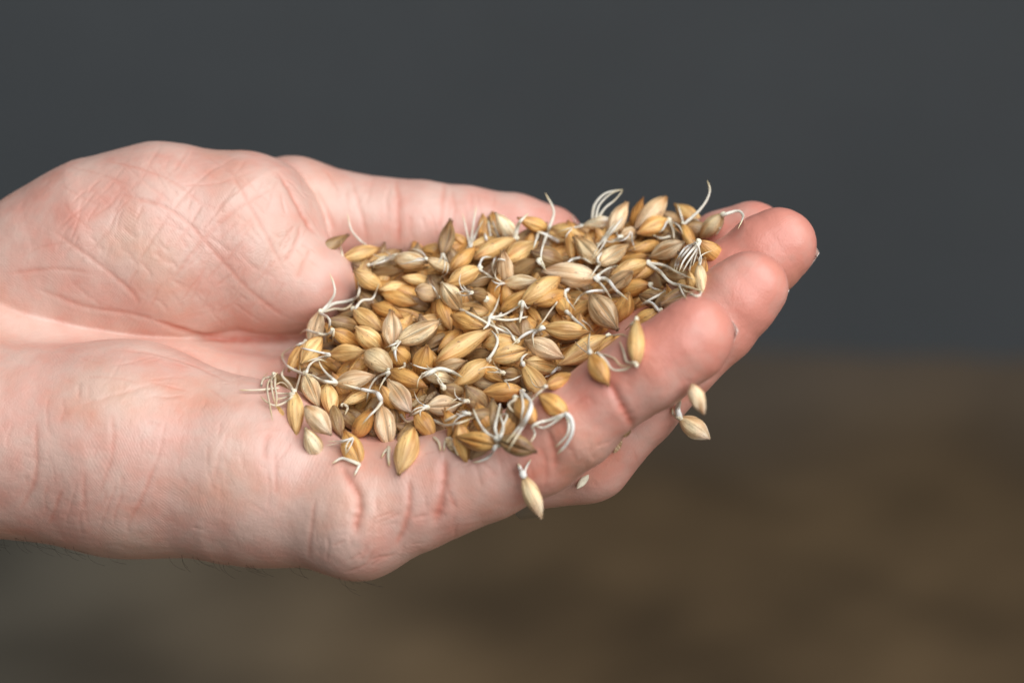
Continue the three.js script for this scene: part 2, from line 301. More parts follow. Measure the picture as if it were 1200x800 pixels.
// ---------------------------------------------------------------- the ring on the ring finger
{
  const a = new THREE.Vector3(...P(600, 540, 0.95)), b = new THREE.Vector3(...P(690, 533, 1.15)), c = new THREE.Vector3(...P(616, 540, 0.98)), ax = b.clone().sub(a).normalize();
  const prof = [[1.0, -0.22], [1.08, -0.22], [1.125, -0.18], [1.125, 0.18], [1.08, 0.22], [1.0, 0.24], [0.97, 0], [1.0, -0.24]].map(([r, y]) => new THREE.Vector2(r * 0.01, y * 0.01));
  const t = new THREE.Group(); t.name = 'finger_ring'; t.position.copy(W(c.x, c.y, c.z)); t.quaternion.setFromUnitVectors(new THREE.Vector3(0, 1, 0), dirW(ax.x, ax.y, ax.z).normalize()); scene.add(t);
  tagged(t, 'dark grey metal ring on the ring finger, its edge showing below the little finger', 'ring');
  part('band', new THREE.LatheGeometry(prof, 64), new THREE.MeshStandardMaterial({ color: 0x9da0a6, metalness: 1, roughness: 0.3 }), t);
}
// ---------------------------------------------------------------- barley grains
// husk of a grain: axis x from the sprouting end (-0.5) to the tip (0.5), furrow at -z, nerves on the +z side
function huskGeometry(o) {
  const NU = 44, NV = 30, pos = [], col = [], uvs = [], idx = [], s = o.seed;
  for (let i = 0; i <= NV; i++) {
    const t = i / NV;
    const body = Math.pow(Math.sin(Math.PI * clamp(Math.pow(t, o.skew), 0, 1)), o.full);
    const beak = o.beak * sstep(0.72, 1.0, t), neck = 0.2 * sstep(0.16, 0, t);
    let prof = Math.max(body, beak, neck) * 0.5;
    for (let j = 0; j <= NU; j++) {
      uvs.push(t, j / NU);
      const a = j / NU * 2 * Math.PI, ca = Math.cos(a), sa = Math.sin(a);
      const vent = Math.abs(((a - 1.5 * Math.PI + 3 * Math.PI) % (2 * Math.PI)) - Math.PI);      // angle from the furrow
      let r = 1;
      r -= o.furrow * Math.exp(-((vent / 0.2) ** 2)) * Math.pow(Math.sin(Math.PI * clamp(t, 0.02, 0.98)), 0.4);
      const lap = 0.9 + 0.12 * Math.sin(t * 5 + s);
      r += vent > lap ? 0.06 : -0.03;                                                            // outer husk overlaps the inner one
      let nerve = 0;
      for (const na of [Math.PI, 2.25, 1.45]) nerve = Math.max(nerve, Math.exp(-(((vent - na) / 0.07) ** 2)));
      r += 0.025 * nerve + 0.06 * noise(ca * 2.2 + s, sa * 2.2, t * 1.5) + 0.02 * noise(ca * 6 + s, sa * 6, t * 3) + 0.10 * noise(ca * 1.1 + s * 3, sa * 1.1, t * 3.2);
      const rag = o.rag * noise(ca * 3 + s * 3, sa * 3, 7) * sstep(0.8, 1, t);
      const bend = o.bend * Math.sin(Math.PI * t);
      pos.push(t - 0.5 + rag, ca * r * prof, sa * r * prof * 0.9 + bend);
      const streak = noise(ca * 5 + s, sa * 5, t * 0.8) + 0.6 * noise(ca * 13, sa * 13 + s, t * 1.6);
      const blotch = noise(ca * 1.3 + s * 2, sa * 1.3, t * 2.6);
      let k = 1 + 0.14 * streak + 0.16 * blotch + 0.07 * nerve - 0.5 * Math.exp(-((vent / 0.10) ** 2)) * o.dirt;
      if (Math.abs(vent - lap) < 0.09) k *= 0.72;
      k *= 1 - 0.30 * sstep(0.84, 1, t) * o.dark - 0.18 * sstep(0.14, 0, t);
      const warm = 1 - 0.10 * blotch - 0.14 * sstep(0.7, 1, t) * o.dark;
      const pale = clamp(o.pale * sstep(0.45, 0.95, t) * (0.6 + 0.6 * blotch), 0, 1);              // floury tip
      col.push(lerp(k, 1.25, pale * 0.7), lerp(k * warm, 1.5, pale * 0.7), lerp(k * warm * warm, 2.6, pale * 0.7));
    }
  }
  for (let i = 0; i < NV; i++) for (let j = 0; j < NU; j++) {
    const a = i * (NU + 1) + j, b = a + 1, c = a + NU + 1, d = c + 1;
    idx.push(a, b, d, a, d, c);
  }
  for (const [row, x, flip] of [[0, -0.5, 1], [NV, 0.5 - 0.05 * o.beak, 0]]) {
    const c = pos.length / 3; pos.push(x, 0, 0); uvs.push(0.5, 0.5); const q = row ? 0.45 : 0.8; col.push(q, q * 0.9, q * 0.8);
    for (let j = 0; j < NU; j++) { const a = row * (NU + 1) + j, b = a + 1; idx.push(...(flip ? [c, b, a] : [c, a, b])); }
  }
  const g = new THREE.BufferGeometry();
  g.setAttribute('position', new THREE.Float32BufferAttribute(pos, 3));
  g.setAttribute('color', new THREE.Float32BufferAttribute(col, 3));
  g.setAttribute('uv', new THREE.Float32BufferAttribute(uvs, 2));
  g.setIndex(idx); g.computeVertexNormals();
  const nm = g.attributes.normal;
  for (let i = 0; i <= NV; i++) { const a = i * (NU + 1), b = a + NU, v = new THREE.Vector3().fromBufferAttribute(nm, a).add(new THREE.Vector3().fromBufferAttribute(nm, b)).normalize(); nm.setXYZ(a, v.x, v.y, v.z); nm.setXYZ(b, v.x, v.y, v.z); }
  return g;
}
const HUSKS = [
  { seed: 1, skew: 0.92, full: 0.86, beak: 0.15, furrow: 0.36, rag: 0.05, bend: 0.03, dirt: 1, dark: 0.7, pale: 0 },
  { seed: 5, skew: 0.85, full: 0.80, beak: 0.16, furrow: 0.32, rag: 0.05, bend: -0.03, dirt: 0.8, dark: 0.3, pale: 0.3 },
  { seed: 9, skew: 0.98, full: 0.92, beak: 0.17, furrow: 0.44, rag: 0.06, bend: 0.06, dirt: 1, dark: 1, pale: 0 },
  { seed: 14, skew: 0.9, full: 0.72, beak: 0.30, furrow: 0.34, rag: 0.16, bend: 0.02, dirt: 0.9, dark: 0.9, pale: 0 },
  { seed: 21, skew: 1.05, full: 0.84, beak: 0.12, furrow: 0.36, rag: 0.03, bend: 0.0, dirt: 0.7, dark: 0.1, pale: 0.7 },
  { seed: 33, skew: 0.88, full: 0.95, beak: 0.14, furrow: 0.42, rag: 0.04, bend: -0.05, dirt: 1, dark: 0.6, pale: 0.1 },
].map(huskGeometry);
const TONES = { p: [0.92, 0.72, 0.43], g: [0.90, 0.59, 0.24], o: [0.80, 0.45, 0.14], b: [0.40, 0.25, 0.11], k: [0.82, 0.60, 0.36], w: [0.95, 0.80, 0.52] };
const WORD = { p: 'pale', g: 'golden', o: 'orange brown', b: 'dark brown', k: 'pinkish tan', w: 'creamy white' };
// papery husk: fibres along the grain, darker veins, brown weathering, a few dark specks
const fibre = (u, v, o) => { const a = v * Math.PI * 2; return noise(u * 1.6 + o, Math.cos(a) * 9, Math.sin(a) * 9) + 0.7 * noise(u * 4 + o, Math.cos(a) * 22, Math.sin(a) * 22); };
const huskMaps = [3, 11, 27].map((o) => tex(256, (u, v, c) => {
  const a = v * Math.PI * 2, f = fibre(u, v, o), m = noise(u * 2.4 + o, Math.cos(a) * 1.5, Math.sin(a) * 1.5 + o), sp = noise(u * 16 + o, Math.cos(a) * 5, Math.sin(a) * 5);
  const brown = clamp(0.22 + 0.24 * f + 0.75 * m + 0.28 * sstep(0.72, 1, u) + 0.25 * sstep(0.2, 0, u), 0, 1), speck = sstep(0.5, 0.66, sp) * 0.35;
  c[0] = lerp(1.0, 0.68, brown) * (1 - 0.7 * speck); c[1] = lerp(1.0, 0.55, brown) * (1 - 0.75 * speck); c[2] = lerp(1.0, 0.42, brown) * (1 - 0.75 * speck);
}, true));
const huskBumps = [3, 11, 27].map((o) => tex(256, (u, v, c) => { const a = v * Math.PI * 2; c[0] = c[1] = c[2] = 0.5 + 0.3 * fibre(u, v, o) + 0.15 * noise(u * 20, Math.cos(a) * 14, Math.sin(a) * 14); }, false));
const huskMats = Object.fromEntries(Object.entries(TONES).map(([k, c]) => [k, [0.9, 1, 1.12].map((s, i) => new THREE.MeshPhysicalMaterial({ color: new THREE.Color(c[0] * s, c[1] * s * (1 + (i - 1) * 0.03), c[2] * s * (1 + (i - 1) * 0.08)), vertexColors: true, map: huskMaps[i], bumpMap: huskBumps[i], bumpScale: 0.00022, roughness: 0.42, specularIntensity: 1, clearcoat: 0.3, clearcoatRoughness: 0.3 }))]));
const rootMats = [[0.91, 0.87, 0.75], [0.84, 0.74, 0.56], [0.94, 0.92, 0.85]].map(([r, g, b]) => new THREE.MeshPhysicalMaterial({ color: new THREE.Color(r, g, b), roughness: 0.42, specularIntensity: 0.8, transmission: 0.15, vertexColors: true }));
const germMat = new THREE.MeshPhysicalMaterial({ color: new THREE.Color(0.86, 0.80, 0.60), roughness: 0.4 });
const germGeometry = (() => {
  const g = new THREE.SphereGeometry(0.5, 14, 10), p = g.attributes.position;
  for (let i = 0; i < p.count; i++) { const x = p.getX(i), y = p.getY(i), z = p.getZ(i), k = 1 + 0.35 * noise(x * 4, y * 4, z * 4); p.setXYZ(i, x * k, y * k, z * k); }
  g.computeVertexNormals(); return g;
})();

const heapZ = (px, py) => 0.93 * (py - 425) / PPC + 0.12 + 0.68 * Math.exp(-(((px - 610) / 190) ** 2) - (((py - 395) / 120) ** 2)) + 0.25 * Math.exp(-(((px - 760) / 90) ** 2) - (((py - 290) / 60) ** 2));
const restZ = (px, py) => Math.max(handZ(px, py) ?? -9, heapZ(px, py));
// [sprouting end x, y, tip x, y, width (photo pixels), tone, layer, face: f furrow / e end towards the viewer / n nerves, label]
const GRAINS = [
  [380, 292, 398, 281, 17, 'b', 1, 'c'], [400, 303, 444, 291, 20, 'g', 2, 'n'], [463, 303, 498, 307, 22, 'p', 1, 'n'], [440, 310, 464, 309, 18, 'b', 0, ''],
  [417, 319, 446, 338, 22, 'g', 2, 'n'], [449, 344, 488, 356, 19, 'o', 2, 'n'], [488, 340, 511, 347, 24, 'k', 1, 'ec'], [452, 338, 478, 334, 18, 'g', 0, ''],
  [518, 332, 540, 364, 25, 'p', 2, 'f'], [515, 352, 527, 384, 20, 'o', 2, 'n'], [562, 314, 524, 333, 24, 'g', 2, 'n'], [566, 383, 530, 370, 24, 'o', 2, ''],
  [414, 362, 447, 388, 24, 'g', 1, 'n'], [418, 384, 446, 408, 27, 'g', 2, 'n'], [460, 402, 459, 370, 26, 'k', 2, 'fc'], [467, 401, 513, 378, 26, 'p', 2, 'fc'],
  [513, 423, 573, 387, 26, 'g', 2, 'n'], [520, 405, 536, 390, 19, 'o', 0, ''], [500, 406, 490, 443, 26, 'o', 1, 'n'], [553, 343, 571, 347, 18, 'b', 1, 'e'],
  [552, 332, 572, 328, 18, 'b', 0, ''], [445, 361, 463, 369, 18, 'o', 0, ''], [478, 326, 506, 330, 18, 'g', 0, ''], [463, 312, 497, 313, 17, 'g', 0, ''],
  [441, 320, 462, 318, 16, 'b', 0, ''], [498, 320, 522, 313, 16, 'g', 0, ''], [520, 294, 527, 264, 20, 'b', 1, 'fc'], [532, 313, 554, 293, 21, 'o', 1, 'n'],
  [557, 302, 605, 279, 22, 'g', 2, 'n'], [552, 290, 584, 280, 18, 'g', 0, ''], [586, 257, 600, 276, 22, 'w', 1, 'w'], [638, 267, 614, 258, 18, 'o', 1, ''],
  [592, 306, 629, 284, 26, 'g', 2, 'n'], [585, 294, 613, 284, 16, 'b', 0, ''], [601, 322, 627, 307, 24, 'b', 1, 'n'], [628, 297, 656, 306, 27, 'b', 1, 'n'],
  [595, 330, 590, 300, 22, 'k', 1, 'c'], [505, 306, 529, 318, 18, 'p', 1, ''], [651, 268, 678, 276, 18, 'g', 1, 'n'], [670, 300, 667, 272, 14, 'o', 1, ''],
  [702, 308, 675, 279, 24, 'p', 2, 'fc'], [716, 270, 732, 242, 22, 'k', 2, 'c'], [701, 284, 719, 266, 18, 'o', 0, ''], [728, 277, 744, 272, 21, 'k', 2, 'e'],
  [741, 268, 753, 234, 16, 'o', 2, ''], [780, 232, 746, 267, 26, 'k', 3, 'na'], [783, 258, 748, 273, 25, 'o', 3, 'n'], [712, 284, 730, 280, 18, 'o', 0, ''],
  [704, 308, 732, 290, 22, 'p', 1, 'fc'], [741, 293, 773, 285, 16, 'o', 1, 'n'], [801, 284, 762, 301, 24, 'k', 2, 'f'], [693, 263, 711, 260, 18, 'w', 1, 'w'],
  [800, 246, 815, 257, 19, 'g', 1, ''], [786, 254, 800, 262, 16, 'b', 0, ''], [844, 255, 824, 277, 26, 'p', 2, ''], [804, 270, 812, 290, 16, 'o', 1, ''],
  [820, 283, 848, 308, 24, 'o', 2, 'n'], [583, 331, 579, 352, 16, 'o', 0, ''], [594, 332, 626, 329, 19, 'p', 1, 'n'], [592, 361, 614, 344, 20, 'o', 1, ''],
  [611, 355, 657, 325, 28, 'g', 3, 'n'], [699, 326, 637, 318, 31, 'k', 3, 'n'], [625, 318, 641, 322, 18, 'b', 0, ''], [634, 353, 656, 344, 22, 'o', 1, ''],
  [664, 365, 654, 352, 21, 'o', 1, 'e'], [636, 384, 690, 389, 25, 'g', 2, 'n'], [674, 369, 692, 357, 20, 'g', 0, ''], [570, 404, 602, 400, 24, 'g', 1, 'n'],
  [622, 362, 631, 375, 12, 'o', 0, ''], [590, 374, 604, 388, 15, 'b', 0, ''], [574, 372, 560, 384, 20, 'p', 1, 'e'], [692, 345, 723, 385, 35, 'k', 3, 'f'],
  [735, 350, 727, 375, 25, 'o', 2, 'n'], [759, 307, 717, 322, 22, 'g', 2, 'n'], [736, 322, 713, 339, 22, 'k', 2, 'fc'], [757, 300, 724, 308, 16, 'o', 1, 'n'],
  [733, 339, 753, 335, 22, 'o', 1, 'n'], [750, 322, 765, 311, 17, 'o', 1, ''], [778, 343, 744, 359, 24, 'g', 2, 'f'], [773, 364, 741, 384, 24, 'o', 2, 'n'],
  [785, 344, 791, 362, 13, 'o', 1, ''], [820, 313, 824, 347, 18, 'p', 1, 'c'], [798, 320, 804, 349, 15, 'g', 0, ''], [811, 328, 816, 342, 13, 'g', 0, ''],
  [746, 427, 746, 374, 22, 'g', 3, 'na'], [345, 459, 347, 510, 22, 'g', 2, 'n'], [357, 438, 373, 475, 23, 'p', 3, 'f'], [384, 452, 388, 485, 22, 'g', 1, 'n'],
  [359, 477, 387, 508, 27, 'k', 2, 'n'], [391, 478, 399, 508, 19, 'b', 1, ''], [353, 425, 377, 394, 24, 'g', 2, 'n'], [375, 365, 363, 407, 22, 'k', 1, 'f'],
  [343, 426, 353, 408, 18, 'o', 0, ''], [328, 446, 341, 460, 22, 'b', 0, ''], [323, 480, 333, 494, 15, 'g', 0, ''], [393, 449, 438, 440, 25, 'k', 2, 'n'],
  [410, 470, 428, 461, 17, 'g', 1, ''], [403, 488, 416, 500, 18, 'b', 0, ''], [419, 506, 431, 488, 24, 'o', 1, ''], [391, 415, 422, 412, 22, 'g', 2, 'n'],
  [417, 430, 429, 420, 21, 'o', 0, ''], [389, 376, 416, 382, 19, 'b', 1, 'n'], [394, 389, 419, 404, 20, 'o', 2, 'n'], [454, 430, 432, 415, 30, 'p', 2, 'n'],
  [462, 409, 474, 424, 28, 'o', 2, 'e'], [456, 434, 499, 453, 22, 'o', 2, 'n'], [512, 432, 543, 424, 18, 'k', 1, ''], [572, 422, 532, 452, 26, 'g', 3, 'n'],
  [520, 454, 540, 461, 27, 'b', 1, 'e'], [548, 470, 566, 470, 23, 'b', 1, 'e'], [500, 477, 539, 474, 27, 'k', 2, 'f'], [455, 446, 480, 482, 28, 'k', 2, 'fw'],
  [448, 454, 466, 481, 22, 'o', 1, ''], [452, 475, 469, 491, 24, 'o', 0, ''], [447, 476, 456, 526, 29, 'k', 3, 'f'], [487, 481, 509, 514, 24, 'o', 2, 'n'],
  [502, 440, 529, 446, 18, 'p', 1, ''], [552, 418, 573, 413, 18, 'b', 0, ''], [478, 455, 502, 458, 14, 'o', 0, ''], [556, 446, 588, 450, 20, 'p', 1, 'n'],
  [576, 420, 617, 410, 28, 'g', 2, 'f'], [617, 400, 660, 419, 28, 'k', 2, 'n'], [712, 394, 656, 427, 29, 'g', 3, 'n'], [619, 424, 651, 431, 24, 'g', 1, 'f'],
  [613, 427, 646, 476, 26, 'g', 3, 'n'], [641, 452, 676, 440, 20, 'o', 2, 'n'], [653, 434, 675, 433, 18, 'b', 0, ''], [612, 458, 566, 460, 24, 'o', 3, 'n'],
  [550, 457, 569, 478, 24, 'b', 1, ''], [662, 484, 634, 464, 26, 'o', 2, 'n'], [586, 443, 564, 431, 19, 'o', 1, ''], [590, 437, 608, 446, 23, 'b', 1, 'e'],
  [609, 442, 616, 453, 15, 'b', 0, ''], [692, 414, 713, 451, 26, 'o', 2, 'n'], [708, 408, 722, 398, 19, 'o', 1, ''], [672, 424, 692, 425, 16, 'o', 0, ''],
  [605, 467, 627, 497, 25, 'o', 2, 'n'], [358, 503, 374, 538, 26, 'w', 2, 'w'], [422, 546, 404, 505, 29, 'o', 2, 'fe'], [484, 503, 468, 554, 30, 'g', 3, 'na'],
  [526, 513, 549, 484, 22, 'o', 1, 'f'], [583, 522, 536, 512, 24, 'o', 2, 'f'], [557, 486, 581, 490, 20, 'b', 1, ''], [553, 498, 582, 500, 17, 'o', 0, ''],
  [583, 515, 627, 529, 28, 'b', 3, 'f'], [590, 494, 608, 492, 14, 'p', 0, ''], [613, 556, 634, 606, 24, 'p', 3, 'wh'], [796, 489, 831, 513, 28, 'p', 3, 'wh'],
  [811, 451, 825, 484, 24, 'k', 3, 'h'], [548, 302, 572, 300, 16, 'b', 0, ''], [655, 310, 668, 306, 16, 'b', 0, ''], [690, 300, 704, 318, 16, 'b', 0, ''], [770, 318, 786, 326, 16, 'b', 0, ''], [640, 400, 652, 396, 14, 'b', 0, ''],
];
const balls = [];                                            // what already lies there: [x, y, z, r]
const topZ = (px, py) => {                                   // highest thing under a photo pixel
  let z = handZ(px, py) ?? -9;
  for (const b of balls) { const k = (DIST - b[2]) / DIST, d = Math.hypot((px - 600) / PPC * k - b[0], (400 - py) / PPC * k - b[1]); if (d < b[3]) z = Math.max(z, b[2] + Math.sqrt(b[3] * b[3] - d * d)); }
  return z;
};
const grainThings = [], buried = [];
const numberedName = (base) => { const n = numberedName.n ??= {}; const k = n[base] = (n[base] ?? -1) + 1; return k ? base + '_' + String(k).padStart(3, '0') : base; };
function addGrain(a, b, width, tone, roll, variant) {         // a, b in hand space
  const A = W(...a), B = W(...b), t = new THREE.Group(), L = A.distanceTo(B), w = width * 0.01;
  const x = B.clone().sub(A).normalize(), toEye = camera.position.clone().sub(A).normalize(), z = toEye.addScaledVector(x, -toEye.dot(x)).normalize(), y = z.clone().cross(x);
  t.name = numberedName('barley_grain');
  t.position.copy(A).add(B).multiplyScalar(0.5);
  t.quaternion.setFromRotationMatrix(new THREE.Matrix4().makeBasis(x, y, z)).multiply(new THREE.Quaternion().setFromAxisAngle(new THREE.Vector3(1, 0, 0), roll));
  scene.add(t);
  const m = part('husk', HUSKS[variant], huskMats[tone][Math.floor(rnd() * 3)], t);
  m.scale.set(L, w, w);
  for (let i = 0; i < 5; i++) { const q = (i + 0.5) / 5, r = width * 0.5 * [0.62, 0.95, 1, 0.85, 0.5][i]; balls.push([lerp(a[0], b[0], q), lerp(a[1], b[1], q), lerp(a[2], b[2], q), r]); }
  return { t, a, b, width, tone, roots: 0 };
}
const clearance = (a, b, width) => {                          // how far towards the viewer a grain must move to lie on the others
  let need = 0;
  for (let i = 0; i < 5; i++) {
    const q = (i + 0.5) / 5, r = width * 0.5 * [0.62, 0.95, 1, 0.85, 0.5][i], x = lerp(a[0], b[0], q), y = lerp(a[1], b[1], q), z = lerp(a[2], b[2], q);
    for (const o of balls) { const R = (r + o[3]) * 0.80, d = Math.hypot(x - o[0], y - o[1]); if (d < R && o[2] > z - 0.9) need = Math.max(need, o[2] + Math.sqrt(R * R - d * d) - z); }
  }
  return need;
};
{
  // buried grains that fill the hollow of the hand
  const inside = (x, y) => { let c = false; for (let i = 0, j = HEAP.length - 1; i < HEAP.length; j = i++) { const [xi, yi] = HEAP[i], [xj, yj] = HEAP[j]; if ((yi > y) !== (yj > y) && x < (xj - xi) * (y - yi) / (yj - yi) + xi) c = !c; } return c; };
  const HEAP = [[405, 300], [470, 305], [520, 285], [560, 270], [620, 268], [690, 275], [760, 262], [815, 268], [830, 300], [815, 345], [775, 365], [735, 410], [690, 432], [640, 474], [605, 512], [550, 524], [490, 514], [435, 508], [370, 488], [340, 460], [360, 420], [400, 390], [432, 345]];
  for (let layer = 4, made = 0; layer >= 1; layer--) for (let y = 262; y < 532; y += 17) for (let x = 340; x < 836; x += 17) {
    const px = x + (rnd() - 0.5) * 20, py = y + (rnd() - 0.5) * 20, an = rnd() * Math.PI * 2, tilt = (rnd() - 0.5) * 0.9, tone = (layer > 1 ? 'bbbobbbb' : 'bobogbob')[Math.floor(rnd() * 8)], w = 0.33 + 0.06 * rnd(), v = Math.floor(rnd() * 6), roll = rnd() * 6.28;  // deeper layers get darker tones, painting in the shade of the gaps
    if (!inside(px, py)) continue;
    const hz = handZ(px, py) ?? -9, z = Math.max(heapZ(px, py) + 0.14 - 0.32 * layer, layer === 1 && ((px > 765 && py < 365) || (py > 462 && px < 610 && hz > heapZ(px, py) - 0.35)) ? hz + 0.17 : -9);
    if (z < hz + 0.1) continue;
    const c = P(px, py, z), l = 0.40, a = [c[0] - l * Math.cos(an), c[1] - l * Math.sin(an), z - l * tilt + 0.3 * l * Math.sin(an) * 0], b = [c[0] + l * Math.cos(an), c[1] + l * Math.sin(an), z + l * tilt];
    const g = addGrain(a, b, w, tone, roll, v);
    const k = DIST / (DIST - c[2]); Object.assign(g, { px: 600 + c[0] * PPC * k, py: 400 - c[1] * PPC * k, variant: v }); buried.push(g); made++;
  }
  const order = GRAINS.map((g, i) => [i, g[6] * 1000 - (g[1] + g[3]) * 0.35]).sort((p, q) => p[1] - q[1]);
  for (const [i] of order) {
    let [x0, y0, x1, y1, w, tone, layer, face, label] = GRAINS[i];
    { const ex = (x1 - x0) * 0.035, ey = (y1 - y0) * 0.035; x0 -= ex; y0 -= ey; x1 += ex; y1 += ey; }
    const cx = (x0 + x1) / 2, cy = (y0 + y1) / 2, cm = 1 / PPC;
    const free = face.includes('h') , wid = w * cm * 0.87;
    let zc = restZ(cx, cy) + wid * 0.42, z0 = restZ(x0, y0) + wid * 0.42, z1 = restZ(x1, y1) + wid * 0.42;
    if (free) zc = z0 = z1 = (handZ(x0, y0) ?? zc) + wid * 0.6;
    const len = Math.hypot(x1 - x0, y1 - y0), most = len * cm * 0.45;
    let dz = clamp(z1 - z0, -most, most) + (rnd() - 0.5) * 0.12;
    if (len < 42 && !face.includes('e') && !free) { const f = (42 / len - 1) / 2, ex = (x1 - x0) * f, ey = (y1 - y0) * f; x0 -= ex; y0 -= ey; x1 += ex; y1 += ey; dz = (rnd() < 0.5 ? -1 : 1) * 0.42; zc -= 0.1; }
    else if (len < 38) { const miss = Math.sqrt(46 * 46 - len * len) * cm * 0.85; if (face.includes('e')) { dz = -miss; zc -= miss * 0.25; } else if (!free) { dz = (rnd() < 0.5 ? -1 : 1) * miss * 0.8; zc -= miss * 0.3; } }
    if (layer <= 0 && !free) zc -= 0.14;
    const a = P(x0, y0, zc - dz / 2), b = P(x1, y1, zc + dz / 2);
    const need = free ? 0 : clamp(clearance(a, b, wid), 0, layer <= 0 ? 0.22 : 0.5);
    const a2 = P(x0, y0, a[2] + need), b2 = P(x1, y1, b[2] + need), k = (DIST - zc) / DIST;
    const roll = face.includes('f') ? Math.PI + (rnd() - 0.5) * 0.7 : face.includes('n') ? (rnd() - 0.5) * 0.8 : (rnd() - 0.5) * 2.6;
    const v = face.includes('c') ? 3 : face.includes('w') ? 4 : face.includes('a') ? 1 : [0, 1, 2, 5, 0, 2][Math.floor(rnd() * 6)];
    const g = addGrain(a2, b2, wid * k, tone, roll, v);
    Object.assign(g, { px: cx, py: cy, p0: [x0, y0], p1: [x1, y1], label, layer, face, len });
    grainThings.push(g);
  }
}
